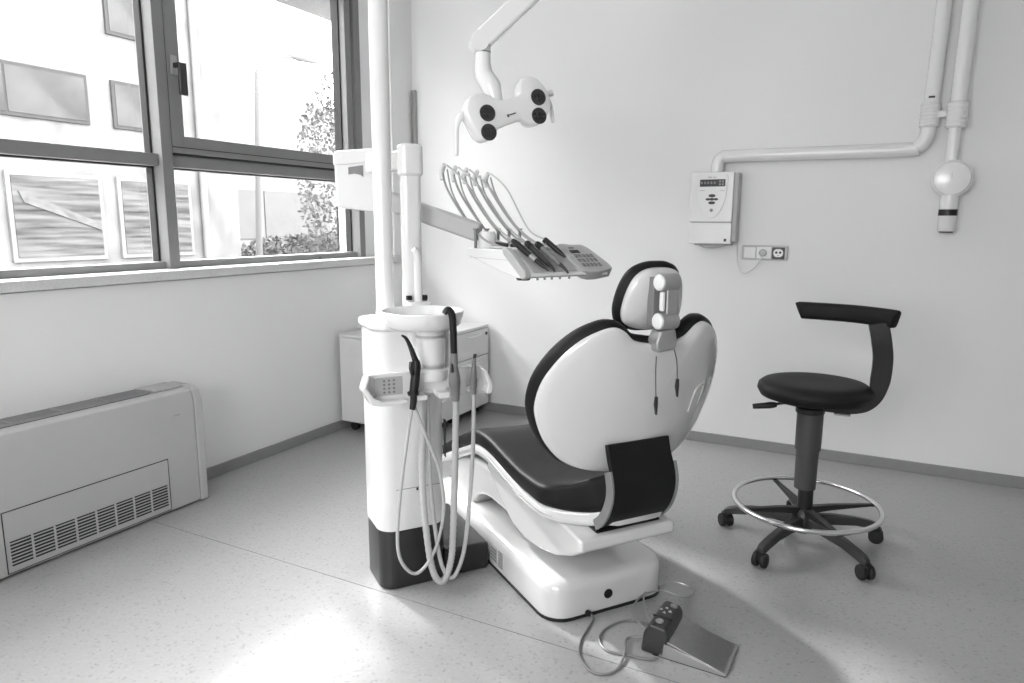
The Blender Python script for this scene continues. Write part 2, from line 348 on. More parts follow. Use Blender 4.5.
# instrument holder bar
hp = [(.755, .838), (.726, .842), (.331, .840), (.305, .82), (.290, .772), (.294, .742), (.312, .731), (.342, .739), (.350, .770), (.382, .770), (.392, .737), (.416, .737), (.426, .768), (.458, .768), (.470, .742), (.50, .738), (.512, .768), (.57, .768), (.58, .742), (.71, .740), (.742, .752), (.768, .805)]
hold = part('instrument_holder', G(LW).prism(hp, lambda a, b, d: (d, a, b), .385, .405), 'white', un, bevel=.006)
lip = [(.775, .80), (.745, .745), (.71, .738), (.616, .738), (.616, .752), (.706, .754), (.735, .770), (.758, .806), (.745, .842), (.76, .846)]
part('front_lip', G(LW).prism(lip, lambda a, b, d: (d, a, b), .340, .39), 'white', hold, bevel=.008)
part('front_lip', G(LW).prism([(.545, .742), (.59, .742), (.59, .760), (.545, .760)], lambda a, b, d: (d, a, b), .345, .39), 'white', hold, bevel=.006)
part('front_lip', G(LW).prism([(.462, .742), (.505, .742), (.505, .762), (.462, .762)], lambda a, b, d: (d, a, b), .345, .39), 'white', hold, bevel=.006)
part('end_scoop', G(LW).prism([(.335, .835), (.318, .824), (.297, .772), (.301, .745), (.314, .738), (.325, .744), (.316, .772), (.33, .81)], lambda a, b, d: (d, a, b), .345, .39), 'white', hold, bevel=.006)
pp = part('button_panel', G(LW).box((.3825, .625, .765), (.3855, .722, .828)), 'lgrey', hold, bevel=.001, label='pale key panel with rows of tiny grey keys')
g = G(LW)
for i in range(3):
    for j in range(4): g.cyl((.3828, .655+.017*i, .776+.0135*j), (.3815, .655+.017*i, .776+.0135*j), .0042, n=10)
part('keys', g, 'mid', pp)
part('holder_strut', G(LW).box((.402, .50, .75), (.463, .60, .81)), 'white', hold, bevel=.006)
# horizontal arm and hub that carry the delivery tray
A0 = LW((.668, .488, 1.575)); HB = Vector((1.28, -2.065, 1.575))
tray_c = Vector((2.011, -2.193, 1.165)); TA = math.radians(150)
tx = Vector((math.cos(TA), math.sin(TA), 0)); ty = Vector((math.sin(TA), -math.cos(TA), 0))
def TW(p): return tray_c + tx*p[0] + ty*p[1] + Vector((0, 0, p[2]))
dt = thing('delivery_tray', 'white instrument delivery tray with key panel and curved hose arms hanging over the chair', 'dental tray', TW((.2, .185, 0)))
def barbox(g, a, b, w, h, up=Vector((0, 0, 1))):
    a = Vector(a); b = Vector(b); t = (b-a).normalized(); s = t.cross(up).normalized(); u = s.cross(t)
    rings = []
    for p in (a, b): rings.append([p-s*w/2-u*h/2, p+s*w/2-u*h/2, p+s*w/2+u*h/2, p-s*w/2+u*h/2])
    return g.loft(rings)
d_ = (HB-A0).normalized()
part('fixed_arm', barbox(G(), A0+d_*.03, HB+d_*.02, .06, .075), 'white', dt, bevel=.012)
sA = (rt*1.0)
def hubf(a, b, d): return Vector((1.215, -2.035, 1.52)) + Vector((.80, .60, 0))*a*0.93 + Vector((0, 0, b)) + Vector((-.60, .80, 0))*d
hub = part('arm_hub', G().prism([(-.125, -.115), (-.10, -.118), (.055, -.135), (.055, .115), (-.115, .098), (-.128, .085)], hubf, -.02, .08), 'white', dt, bevel=.014, seg=4)
part('grip_recess', G().prism([(-.070, .040), (-.070, .012), (-.045, .016), (-.02, .012), (-.008, .002), (-.008, .050)], hubf, -.0235, -.018), 'mid', hub, bevel=.002, label='grey grip recess')
part('hub_cap', G().prism([(-.132, .045), (.058, .062), (.058, .118), (-.118, .102), (-.132, .09)], hubf, -.027, .085), 'white', hub, bevel=.008)
e0 = Vector((1.285, -2.025, 1.44)); e1 = TW((.375, .07, .135))
part('spring_arm', barbox(G(), e0, e1+(e0-e1).normalized()*.03, .05, .072), 'lgrey', dt, bevel=.012, label='pale grey sloping spring arm')
part('tray_pivot', G().lathe([(0, 1.25), (.03, 1.25), (.035, 1.262), (.035, 1.30), (.028, 1.315), (0, 1.315)], (e1.x, e1.y, 0)), 'white', dt)
# tray body: slanted front that carries the instruments, flat top, curved belly
tp = [(.0, .004), (.006, -.002), (.05, -.004), (.16, .012), (.27, .034), (.36, .052), (.40, .060), (.405, .075), (.40, .088), (.14, .090), (.118, .084), (.02, .022), (.004, .012)]
tb = part('tray_body', G(TW).prism(tp, lambda a, b, d: (a, d, b), 0, .36), 'white', dt, bevel=.010, seg=3, ang=30)
part('side_seam', G(TW).box((.12, -.0012, .0535), (.385, .0008, .0555)), 'lgrey', tb)
part('edge_trim', G(TW).prism([(-.004, .0), (.02, -.008), (.045, .012), (.135, .070), (.15, .094), (.12, .098), (.095, .086), (.0, .020)], lambda a, b, d: (a, d, b), -.006, .022), 'lgrey', tb, bevel=.007, label='pale grey curved corner trim')
def slope(u, v, d):     # v: along width, u: 0 bottom .. 1 top of the slanted front
    a = .004+u*.118; b = .012+u*.074; L = math.hypot(.118, .074); return (a - d*.074/L, v, b + d*.118/L)
part('under_knob', G(TW).lathe([(0, -.012), (.022, -.012), (.026, -.004), (0, .0)], (.06, .03, 0)), 'dark', dt)
kp = part('key_panel', G(TW).prism(catmull([(.0, .245), (1.12, .225), (1.15, .29), (1.10, .345), (.60, .372), (.15, .385), (.0, .365)], 4), lambda u, v, d: slope(u, v, d), -.03, .010), 'lgrey', dt, bevel=.006, label='pale grey rounded key panel')
g = G(TW)
for i in range(5):
    for j in range(3): g.prism([(.14+.20*j, .258+.018*i), (.27+.20*j, .258+.018*i), (.27+.20*j, .269+.018*i), (.14+.20*j, .269+.018*i)], slope, .010, .0125)
part('keys', g, 'mid', kp)
g = G(TW)
for i in range(3): g.prism([(.74, .255+.014*i), (.86, .255+.014*i), (.86, .266+.014*i), (.74, .266+.014*i)], slope, .010, .0125)
part('display', g, 'dark', kp)
part('panel_lettering', G(TW).prism([(.95, .262), (1.0, .262), (1.0, .285), (.95, .285)], slope, .010, .0118), 'mid', kp)
part('rubber_mat', G(TW).prism([(.05, .04), (1.02, .04), (1.02, .225), (.05, .225)], slope, .001, .004), 'lgrey', dt, bevel=.001)
part('top_shelf', G(TW).box((.14, .06, .089), (.37, .34, .098)), 'white', dt, bevel=.003)
for v in (.055, .085, .115, .15, .19): part('under_stud', G(TW).cyl((.012, v, .002), (.010, v, -.010), .004, n=10), 'mid', dt)
# whip arms and instruments
tips = []
for i in range(5):
    v = .015+.055*i
    v = .005+.050*i; peg = TW((.385, v+.020, .155)); top = TW((.600, v-.010, .385-.006*i))
    mid_ = TW((.36, v, .215)); root = TW((.20, v+.05, .098))
    w = part('whip_arm', G().tube([TW((.22, v+.05, .100)), TW((.34, v+.035, .118)), TW((.46, v+.015, .20)), TW((.56, v-.008, .31)), top], .0045, 8, smooth=6), 'whip', dt)
    part('whip_head', G().tube([TW((.598, v-.012, .350-.006*i)), TW((.602, v-.010, .385-.006*i)), TW((.582, v-.008, .408-.006*i))], [.007, .011, .008], 10, smooth=3), 'white', w)
    part('peg', G().cyl(peg-Vector((0, 0, .067)), peg, .0060, n=12).cyl(peg, peg+Vector((0, 0, .006)), .010, n=12), 'mid', w)
    part('return_hose', G().tube([TW((.585, v+.004, .390-.006*i)), TW((.555, v+.010, .30)), TW((.48, v+.02, .215)), TW((.395, v+.022, .150))], .0035, 8, smooth=6), 'whip', w)
    tips.append(TW((.575, v+.000, .405-.006*i)))
inst = [ # (top of handle (u slope, v), tip, colours, label)
 ((1.16, .025), (-.05, .085), 'angled black handpiece with silver collar, leftmost on the tray front'),
 ((1.06, .075), (-.02, .115), 'slim black handpiece with grey band, second from the left on the tray'),
 ((1.02, .115), (-.10, .165), 'grey curved handpiece with black tail, third along the tray front'),
 ((1.20, .165), (.50, .205), 'short black syringe handpiece resting alone beside the tray key panel'),
]
for i, ((u0, v0), (u1, v1), lab) in enumerate(inst):
    a = TW(slope(u0, v0, .030)); b = TW(slope(u1, v1, .016)); 
    t = thing('dental_handpiece', lab, 'dental handpiece', TW(slope((u0+u1)/2, (v0+v1)/2, .0)), 'handpieces on the delivery tray')
    P_ = lambda s, h=0: a.lerp(b, s) + Vector((0, 0, h))
    if i == 0:
        part('handle', G().tube([P_(0), P_(.08), P_(.35), P_(.55)], [.007, .011, .011, .009], 12, smooth=3), 'black', t)
        part('collar', G().tube([P_(.52), P_(.66)], [.0115, .011], 12), 'silver', t, label='silver collar')
        part('tip', G().tube([P_(.62), P_(.75, .002), P_(1)], [.009, .009, .002], 12, smooth=3), 'black', t)
    elif i == 3:
        part('handle', G().tube([P_(0), P_(.08), P_(.6), P_(1)], [.007, .010, .010, .003], 12, smooth=3), 'black', t)
        part('button', G().cyl(P_(.08)-ty*.012, P_(.2)-ty*.012, .006, n=10), 'black', t)
    else:
        part('connector', G().tube([P_(0), P_(.05), P_(.18)], [.008, .012, .012], 12, smooth=2), 'black', t)
        part('handle', G().tube([P_(.14), P_(.5), P_(.75, -.001)], [.0095, .011, .008], 12, smooth=3), 'mid' if i == 2 else 'dark', t)
        part('tip', G().tube([P_(.72, -.001), P_(.9, .0), P_(1, -.006)], [.008, .005, .004], 12, smooth=3), 'dark' if i == 2 else 'black', t)
    k = [0, 1, 2, 4][i]; s0 = tips[k]
    m1 = s0.lerp(a, .33)+Vector((0, 0, .015)); m2 = s0.lerp(a, .72)+Vector((0, 0, -.018 if i < 3 else -.035))
    part('hose', G().tube([s0, m1, m2, a], .0034, 8, smooth=8), 'hose' if i == 3 else 'whip', t)
tl = thing('dental_handpiece', 'small black handpiece lying flat on the tray top near its back left corner', 'dental handpiece', TW((.17, .02, .10)), 'handpieces on the delivery tray')
part('handle', G().tube([TW((.215, .012, .112)), TW((.195, .022, .108)), TW((.17, .034, .104))], [.003, .006, .007], 10, smooth=2), 'black', tl)
part('tip', G().tube([TW((.155, .040, .104)), TW((.13, .052, .103))], [.007, .005], 10), 'black', tl)
# ============================================================ OPERATING LAMP
lc = Vector((1.904, -2.263, 1.665)); la = Vector((.515, .793, .325)); lv = Vector((-.32, -.174, .931)); ln = Vector((.795, -.583, .164))
def LM(a, b, d): return lc + la*a + lv*b + ln*d
lm = thing('operating_lamp', 'white twin-headed operating lamp with four dark lenses on a sloping ceiling arm', 'operating lamp', LM(.1, 0, -.05))
out = [(-.050, .070), (-.028, .093), (.008, .098), (.038, .082), (.062, .058), (.108, .053), (.147, .055), (.158, .078), (.172, .100), (.203, .103), (.232, .086), (.250, .051), (.254, .016), (.247, -.012), (.226, -.034), (.186, -.054), (.154, -.050), (.130, -.032), (.120, -.024), (.081, -.024), (.035, -.027), (.009, -.044), (-.022, -.053), (-.043, -.042), (-.050, -.022), (-.055, .004), (-.058, .032), (-.057, .052)]
oc = catmull(out, 3)
cxm = [.0, .2]
def ins(p, k):   # shrink the outline towards the nearest head centre
    c = (.0, .02) if p[0] < .06 else ((.205, .025) if p[0] > .14 else (p[0], .014)); return (c[0]+(p[0]-c[0])*k, c[1]+(p[1]-c[1])*k)
rings = []
for k, d in ((.0, -.088), (.45, -.085), (.78, -.070), (.95, -.045), (1.0, -.02), (1.0, -.004), (.965, .004), (.90, .006), (.0, .006)):
    rings.append([LM(*ins(p, k), d*(1 if (p[0] < .07 or p[0] > .14) or d > -.03 else .55)) for p in oc])
head = part('lamp_head', G().loft(rings, cap=False), 'white', lm, ang=60)
for (a, b) in ((.009, .028), (-.011, -.030), (.210, .028), (.188, -.030)):
    ls = part('lens', G().lathe([(0, .002), (.0265, .002), (.0275, .006), (.0265, .0095), (.021, .0085), (0, .007)], LM(a, b, 0), axis=ln, n=28), 'lens', head)
    g = G()
    for q in range(4): g.lathe([(0, .008), (.006, .0085), (.006, .0095), (0, .0100)], LM(a+.009*math.cos(q*1.57+.4), b+.009*math.sin(q*1.57+.4), 0), axis=ln, n=10)
    part('diode', g, 'dark', ls)
part('emblem', G().prism([(.074, -.004), (.080, -.004), (.080, .005), (.074, .005)], lambda a, b, d: LM(a, b, d), .006, .0075).prism([(.083, .000), (.108, .000), (.108, .0035), (.083, .0035)], lambda a, b, d: LM(a, b, d), .006, .0072), 'dark', head)
part('handle', G().tube([LM(-.050, .055, -.035), LM(-.072, .045, -.030), LM(-.095, .018, -.03), LM(-.112, -.02, -.03), LM(-.130, -.062, -.03)], [.013, .011, .008, .0065, .006], 10, smooth=4), 'white', lm)
part('handle', G().tube([LM(.243, .035, -.035), LM(.262, .015, -.03), LM(.266, -.015, -.03), LM(.255, -.06, -.03)], [.013, .010, .0075, .006], 10, smooth=4), 'white', lm)
part('knob', G().cyl(LM(.25, .036, -.035), LM(.292, .034, -.03), .011, n=14), 'white', lm)
jt = Vector((1.848, -2.194, 1.876))
part('neck', G().tube([jt+Vector((0, 0, .045)), jt+Vector((0, 0, .0)), jt+Vector((0, 0, -.03))], .025, 20), 'white', lm)
part('neck_ring', G().lathe([(.0255, 0), (.0258, 0), (.0258, .003), (.0255, .003)], jt+Vector((0, 0, .022))), 'mid', lm)
nb = LM(.075, .055, -.035)
part('neck_link', G().tube([jt+Vector((0, 0, -.015)), jt+Vector((.005, 0, -.05)), jt.lerp(nb, .62), nb], [.026, .031, .033, .022], 16, smooth=5), 'white', lm)
elbow = Vector((2.40, -1.76, 2.60)); e0 = jt+Vector((-.012, -.008, .052)); dr_ = (elbow-e0).normalized()
sd = dr_.cross(Vector((0, 0, 1))).normalized()
sarm = part('spring_arm', barbox(G(), e0+dr_*.015, elbow, .066, .066), 'white', lm, bevel=.010)
part('arm_knuckle', G().cyl(e0-sd*.034, e0+sd*.034, .030, n=24), 'white', lm)
pt = LW((.635, .605, 2.60))
part('swivel_arm', G().tube([pt, pt.lerp(elbow, .5), elbow], .030, 16), 'white', lm)
part('elbow_joint', G().lathe([(0, -.07), (.045, -.07), (.05, -.06), (.05, .04), (.04, .05), (0, .05)], elbow), 'white', lm)
# ============================================================ HANGING INSTRUMENTS ON THE UNIT
def HL(y, z, x=.350): return LW((x, y, z))
t = thing('suction_handpiece', 'black angled spray gun handpiece hanging left on the holder, thin double hose', 'dental handpiece', HL(.595, .74), 'handpieces on the unit holder')
part('nozzle', G().tube([HL(.634, .975), HL(.618, .962), HL(.603, .930), HL(.585, .878)], [.003, .006, .008, .012], 12, smooth=4), 'black', t)
part('handle', G().tube([HL(.586, .884), HL(.585, .862), HL(.592, .800), HL(.597, .772)], [.013, .016, .016, .014], 14, smooth=4), 'black', t)
part('collar', G().tube([HL(.597, .776), HL(.597, .766)], [.021, .019], 16), 'black', t)
part('sleeve', G().tube([HL(.597, .770), HL(.596, .745), HL(.602, .715)], [.012, .012, .010], 12, smooth=3), 'black', t)
part('trigger', G().tube([HL(.607, .885, .337), HL(.610, .862, .334), HL(.603, .838, .337)], .006, 8, smooth=3), 'black', t)
part('hose', G().tube([HL(.602, .722, .352), HL(.622, .60, .355), HL(.648, .385, .37), HL(.656, .22, .38), HL(.636, .135, .38), HL(.583, .093, .38), HL(.516, .168, .38), HL(.483, .316, .375), HL(.50, .472, .365), HL(.547, .60, .355), HL(.592, .722, .356)], .0062, 10, smooth=8), 'hose', t)
t = thing('suction_handpiece', 'tall suction handpiece with black angled nozzle and thick ribbed hose', 'dental handpiece', HL(.44, .75), 'handpieces on the unit holder')
part('nozzle', G().tube([LW((.27, .512, 1.050)), LW((.268, .500, 1.063)), LW((.27, .484, 1.045)), LW((.285, .474, .985)), LW((.297, .468, .91))], [.008, .012, .0125, .0125, .012], 14, smooth=4), 'black', t, label='black angled nozzle')
part('handle', G().tube([LW((.297, .468, .912)), LW((.305, .465, .86)), LW((.312, .461, .825)), LW((.318, .458, .80)), LW((.325, .452, .775)), LW((.335, .448, .735))], [.013, .015, .020, .021, .016, .014], 14, smooth=3), 'mid', t, label='grey handle')
part('slider', G().tube([LW((.292, .478, .875)), LW((.294, .476, .845))], [.004, .006], 8), 'dark', t)
pth = catmull([HL(.441, .745), HL(.440, .575, .36), HL(.445, .27, .375), HL(.454, .115, .38), HL(.487, .038, .38), HL(.525, .091, .385), HL(.549, .29, .39), HL(.553, .48, .40), HL(.542, .66, .41), HL(.538, .75, .41)], 16, closed=False)
L_ = 0; rr = []
for i, p in enumerate(pth): rr.append(.0128 if i % 2 else .0114)
part('hose', G().tube(pth, rr, 12), 'hose', t, ang=80)
t = thing('suction_handpiece', 'small grey suction handpiece with black tip, rightmost on the holder', 'dental handpiece', HL(.37, .76), 'handpieces on the unit holder')
part('tip', G().tube([HL(.366, .890), HL(.370, .872)], [.006, .0055], 12), 'black', t, label='black tip')
part('handle', G().tube([HL(.369, .877), HL(.371, .85), HL(.373, .815), HL(.374, .795)], [.0055, .008, .012, .012], 12, smooth=3), 'mid', t)
part('collar', G().tube([HL(.374, .798), HL(.374, .786), HL(.372, .745)], [.015, .013, .009], 12), 'mid', t)
part('hose', G().tube([HL(.372, .76), HL(.371, .566, .36), HL(.380, .336, .375), HL(.402, .143, .38), HL(.439, .051, .38), HL(.471, .06, .385), HL(.497, .144, .39), HL(.519, .361, .40), HL(.524, .55, .41), HL(.522, .74, .415)], .0078, 10, smooth=8), 'hose', t)
# ============================================================ DENTAL CHAIR
ch = thing('dental_chair', 'black and white reclining dental chair seen from behind, heart-shaped back shell', 'dental chair', LW((.3, -.02, 0)))
CY = -.02
bp = rrect(.0, 1.16, -.255, .245, .085, 8)
base = part('base', G(LW).loft([[(p[0], p[1], z) for p in [((q[0]-.58)*k+.58, (q[1]+.0225)*k2-.0225) for q in bp]] for k, k2, z in ((1, 1, .012), (1, 1, .10), (.992, .985, .122), (.972, .95, .136), (.93, .87, .141))]), 'gloss', ch, ang=50)
part('base_gasket', extr(G(LW), rrect(-.002, 1.162, -.257, .247, .086, 8), .001, .0125), 'black', ch)
part('base_plug', G(LW).cyl((.002, .013, .066), (-.0035, .013, .066), .017), 'black', base)
part('cable_gland', G(LW).cyl((.004, .097, .016), (-.012, .097, .016), .010), 'black', base)
lb = part('rating_plate', G(LW).box((.425, .244, .03), (.485, .2462, .095)), 'lgrey', base)
part('lettering', text_marks(G(LW), [(.43, .036+.014*i, 5, .010, .006) for i in range(4)], lambda u, v, d: (u, .2460+d, v), 0, 0, 3), 'mid', lb)
lb = part('rating_plate', G(LW).box((.375, .244, .03), (.410, .2462, .095)), 'mid', base)
part('lettering', text_marks(G(LW), [(.378, .036+.012*i, 3, .010, .005) for i in range(5)], lambda u, v, d: (u, .2460+d, v), 0, 0, 5), 'lgrey', lb)
armo = [(1.03, .14), (1.02, .20), (.96, .285), (.88, .325), (.775, .348), (.66, .355), (.588, .352), (.45, .345), (.30, .34), (.28, .24), (.34, .212), (.45, .224), (.588, .226), (.68, .212), (.76, .175), (.80, .135)]
part('lift_arm', G(LW).prism(catmull(armo, 3), lambda a, b, d: (a, d, b), -.19, .195), 'gloss', ch, bevel=.018, seg=4, ang=60)
ho = [(-.115, .308), (-.05, .268), (.06, .222), (.16, .200), (.28, .190), (.38, .205), (.50, .27), (.62, .36), (.60, .42), (.40, .40), (.15, .365), (-.05, .352), (-.112, .345)]
part('seat_housing', G(LW).prism(ho, lambda a, b, d: (a, d, b), -.175, .20), 'gloss', ch, bevel=.011, seg=3, ang=30)
st = [(-.115, .565, .10, .150), (-.09, .560, .125, .150), (-.05, .538, .155, .142), (-.005, .513, .210, .120), (.03, .500, .250, .102), (.08, .488, .268, .092), (.14, .484, .270, .086), (.25, .488, .27, .082), (.388, .504, .265, .080), (.50, .519, .26, .080), (.594, .525, .26, .080), (.70, .507, .25, .080), (.82, .460, .24, .078), (1.0, .377, .23, .072), (1.16, .30, .22, .062), (1.25, .262, .20, .05), (1.27, .25, .17, .03)]
def seat_ring(x, zt, w, th, dz=0, wk=1.0, dip=.018):
    w *= wk; pts = []
    for k in range(40):
        a = 2*math.pi*k/40; c, s = math.cos(a), math.sin(a)
        ex = abs(c)**.25*(1 if c >= 0 else -1); ez = abs(s)**.45*(1 if s >= 0 else -1)
        y = w*ex; z = zt-th/2+th/2*ez
        if s > 0: z -= dip*(1-(y/w)**2)*min(1, s*1.5)
        pts.append((x, CY+y, z+dz))
    return pts
def interp(st, k=4):
    return catmull([tuple(s[:3])+() for s in st], k, closed=False), catmull([(s[3], 0, 0) for s in st], k, closed=False)
A_, B_ = interp(st)
part('seat_cushion', G(LW).loft([seat_ring(a[0], a[1], a[2], b[0]) for a, b in zip(A_, B_)]), 'leather', ch, ang=60)
part('seat_shell', G(LW).loft([seat_ring(a[0]+.004, a[1]-b[0]+.016, a[2], .060, 0, .985, 0) for a, b in zip(A_, B_)]), 'gloss', ch, ang=60)
part('shell_trim', G(LW).tube([(a[0]+.004, CY+a[2]*.985+.0005, a[1]-b[0]-.016) for a, b in zip(A_, B_)][16:52], .0022, 6), 'silver', ch)
# backrest
TH = math.radians(17); U = Vector((-math.sin(TH), 0, math.cos(TH))); FW = Vector((math.cos(TH), 0, math.sin(TH)))
def BK(y, s, off=0, k=.75): return Vector((-.165, CY+y, .976)) + U*s + FW*(k*y*y+off)
half = [(0, .028), (.04, .034), (.088, .044), (.125, .074), (.165, .086), (.211, .072), (.268, .031), (.319, -.037), (.357, -.125), (.368, -.211), (.358, -.270), (.329, -.340), (.286, -.397), (.238, -.432), (.17, -.455), (.09, -.465)]
outl = [(-y, s) for y, s in half[::-1]][:-1] + half          # left to right around the top
outl = outl + [(0, -.468)]
oc = catmull(outl, 4)
CB = (0, -.2)
def shrink(p, d):
    # inset by distance d towards the local inside
    y, s = p; n = math.hypot(y-CB[0], s-CB[1]); 
    return (y-(y-CB[0])/n*d, s-(s-CB[1])/n*d)
def offs(pts, d):
    N = len(pts); res = []
    for i in range(N):
        a = Vector(pts[i-1][:2]); b = Vector(pts[(i+1) % N][:2]); t = (b-a)
        if t.length < 1e-9: res.append(pts[i]); continue
        t.normalize(); n = Vector((t.y, -t.x)); res.append((pts[i][0]+n.x*d, pts[i][1]+n.y*d))
    return res
oc = [p[:2] for p in [tuple(q) for q in catmull([(a, b, 0) for a, b in outl], 4)]]
ar = sum(oc[i-1][0]*oc[i][1]-oc[i][0]*oc[i-1][1] for i in range(len(oc)))
sg = -1 if ar > 0 else 1
def patch(g, rings, tf):
    """loft the rings, then close the last one with shrinking copies so the face stays curved"""
    return g.loft([[tf(p, d) for p in r] for r, d in rings], cap=False)
def fillrings(r, d, n=6, dd=0.0):
    c = (0, -.20); out_ = []
    for i in range(1, n+1):
        k = 1-i/n*.999
        out_.append(([(c[0]+(p[0]-c[0])*k, c[1]+(p[1]-c[1])*k) for p in r], d+dd*math.sin(i/n*math.pi/2)))
    return out_
bf = lambda p, d: BK(p[0], p[1], d)
r0 = offs(oc, sg*.005); r1 = offs(oc, sg*.014); r2_ = offs(oc, sg*.028)
rings = fillrings(r2_, .050, 6, -.01)[::-1] + [(r2_, .050), (r1, .040), (r0, .018), (r0, .0), (r1, -.014), (r2_, -.020)] + fillrings(r2_, -.018, 6, 0)
part('backrest_cushion', patch(G(LW), rings, bf), 'leather', ch, ang=60)
s0_ = offs(oc, sg*.017); s1_ = offs(oc, sg*.022); s2_ = offs(oc, sg*.045)
rings = fillrings(s1_, .0, 5)[::-1] + [(s1_, .0), (s0_, -.008), (s0_, -.026), (s1_, -.031), (s2_, -.036)] + fillrings(s2_, -.036, 6, -.008)
bsh = part('backrest_shell', patch(G(LW), rings, bf), 'gloss', ch, ang=60)
part('shell_grip', G(LW).tube([BK(-.20, -.26, -0.0425), BK(-.205, -.19, -0.044), BK(-.235, -.165, -0.041), BK(-.262, -.185, -0.038), BK(-.255, -.25, -0.037)], .003, 8, smooth=5), 'gloss', bsh)
# headrest
HH = math.radians(13); U2 = Vector((-math.sin(HH), 0, math.cos(HH))); F2 = Vector((math.cos(HH), 0, math.sin(HH)))
def HD(y, s, off=0, k=.9): return Vector((-.128, CY-.012+y, 1.13)) + U2*s + F2*(k*y*y+off)
hh = [(0, .104), (.040, .101), (.073, .088), (.098, .062), (.114, .022), (.122, -.025), (.121, -.065), (.103, -.100), (.055, -.117)]
ho_ = [(-y, s) for y, s in hh[::-1]][:-1] + hh + [(0, -.120)]
hc = [p[:2] for p in catmull([(a, b, 0) for a, b in ho_], 4)]
ar = sum(hc[i-1][0]*hc[i][1]-hc[i][0]*hc[i-1][1] for i in range(len(hc))); sg = -1 if ar > 0 else 1
def fill2(r, d, n=5, dd=0): return [([(p[0]*(1-i/n*.999), p[1]*(1-i/n*.999)) for p in r], d+dd*math.sin(i/n*math.pi/2)) for i in range(1, n+1)]
hf = lambda p, d: HD(p[0], p[1], d)
h1 = offs(hc, sg*.008); h2 = offs(hc, sg*.020)
part('headrest_cushion', patch(G(LW), fill2(h2, .042, 5, .006)[::-1] + [(h2, .042), (h1, .033), (hc, .018), (hc, .002), (h1, -.006), (h2, -.010)] + fill2(h2, -.010), hf), 'leather', ch, ang=60)
s0_ = offs(hc, sg*.013); s1_ = offs(hc, sg*.018); s2_ = offs(hc, sg*.035)
part('headrest_shell', patch(G(LW), fill2(s1_, .0)[::-1] + [(s1_, .0), (s0_, -.006), (s0_, -.022), (s1_, -.030), (s2_, -.036)] + fill2(s2_, -.036, 5, -.012), hf), 'gloss', ch, ang=60)
# headrest bracket
BXX = -.205
hb = part('headrest_bracket', G(LW).prism([(-.052, .968), (.010, .962), (.018, .972), (.020, .995), (.004, 1.03), (-.050, 1.035), (-.058, 1.0)], lambda a, b, d: (d, a+.0, b), -.225, -.172), 'silver', ch, bevel=.008)
for z, s in ((1.175, 'top'), (1.058, 'low')):
    k = part('pivot_barrel', G(LW).cyl((BXX-.008, -.054, z), (BXX-.008, .010, z), .0260), 'silver', hb, bevel=.003)
    part('end_cap', G(LW).lathe([(0, 0), (.0245, 0), (.0245, .004), (.020, .008), (0, .009)], (BXX-.008, .010, z), axis=(0, 1, 0)), 'white', k, label='white round end cap')
part('link', G(LW).box((BXX-.022, -.052, 1.055), (BXX+.008, -.010, 1.175)), 'silver', hb, bevel=.006)
part('release_button', G(LW).box((BXX-.020, -.006, 1.088), (BXX-.002, .006, 1.148)), 'white', hb, bevel=.005, label='white elongated button')
part('neck_plate', G(LW).box((-.195, -.045, 1.04), (-.165, .018, 1.19)), 'mid', hb, bevel=.004)
# rear hinge cover
pf = [(-.098, .648), (-.112, .60), (-.132, .555), (-.142, .51), (-.138, .465), (-.118, .415), (-.088, .375), (-.055, .348)]
pc = [p[:2] for p in catmull([(a-.018, b+.008, 0) for a, b in pf], 3, closed=False)]
def thickp(pc, d):
    o_ = []
    for i, p in enumerate(pc):
        a = Vector(pc[max(0, i-1)]); b = Vector(pc[min(len(pc)-1, i+1)]); t = (b-a).normalized(); o_.append((p[0]-t.y*d, p[1]+t.x*d))
    return o_
inn = thickp(pc, .020)
rg = lambda y, a, b: [(p[0], y, p[1]) for p in a] + [(p[0], y, p[1]) for p in b[::-1]]
hcov = part('hinge_cover', G(LW).loft([rg(.112, pc, inn), rg(-.132, pc, inn)]), 'leather', ch, bevel=.004)
i0 = 5; tin = thickp(pc, .034); tout = thickp(pc, -.003)
for y0, y1 in ((.1125, .122), (-.1425, -.1325)):
    part('side_trim', G(LW).loft([rg(y1, tout[i0:], tin[i0:]), rg(y0, tout[i0:], tin[i0:])]), 'mid', hcov, bevel=.003, label='grey side trim')
part('slot_plate', G(LW).prism([(-.080, .357), (-.090, .351), (-.08, .347), (0.0, .347), (0.0, .357)], lambda a, b, d: (a, d, b), -.128, .125), 'black', ch)
# bib clips
bc = thing('bib_clip_cord', 'thin cord with small metal bib clips hanging down behind the headrest bracket', 'bib cord', LW((-.235, -.02, .86)))
part('cord', G(LW).tube([(-.2265, .022, .955), (-.232, .026, .90), (-.236, .024, .82)], .0018, 6, smooth=4), 'dark', bc)
part('cord', G(LW).tube([(-.2265, -.045, .970), (-.232, -.053, .93), (-.236, -.054, .868)], .0018, 6, smooth=4), 'dark', bc)
for (y, z) in ((.024, .82), (-.054, .868)):
    c = part('clip', G(LW).prism([(y-.004, z+.012), (y+.004, z+.012), (y+.007, z-.012), (y, z-.045), (y-.003, z-.045), (y-.005, z-.012)], lambda a, b, d: (d, a, b), -.241, -.233), 'darkmetal', bc, bevel=.001)
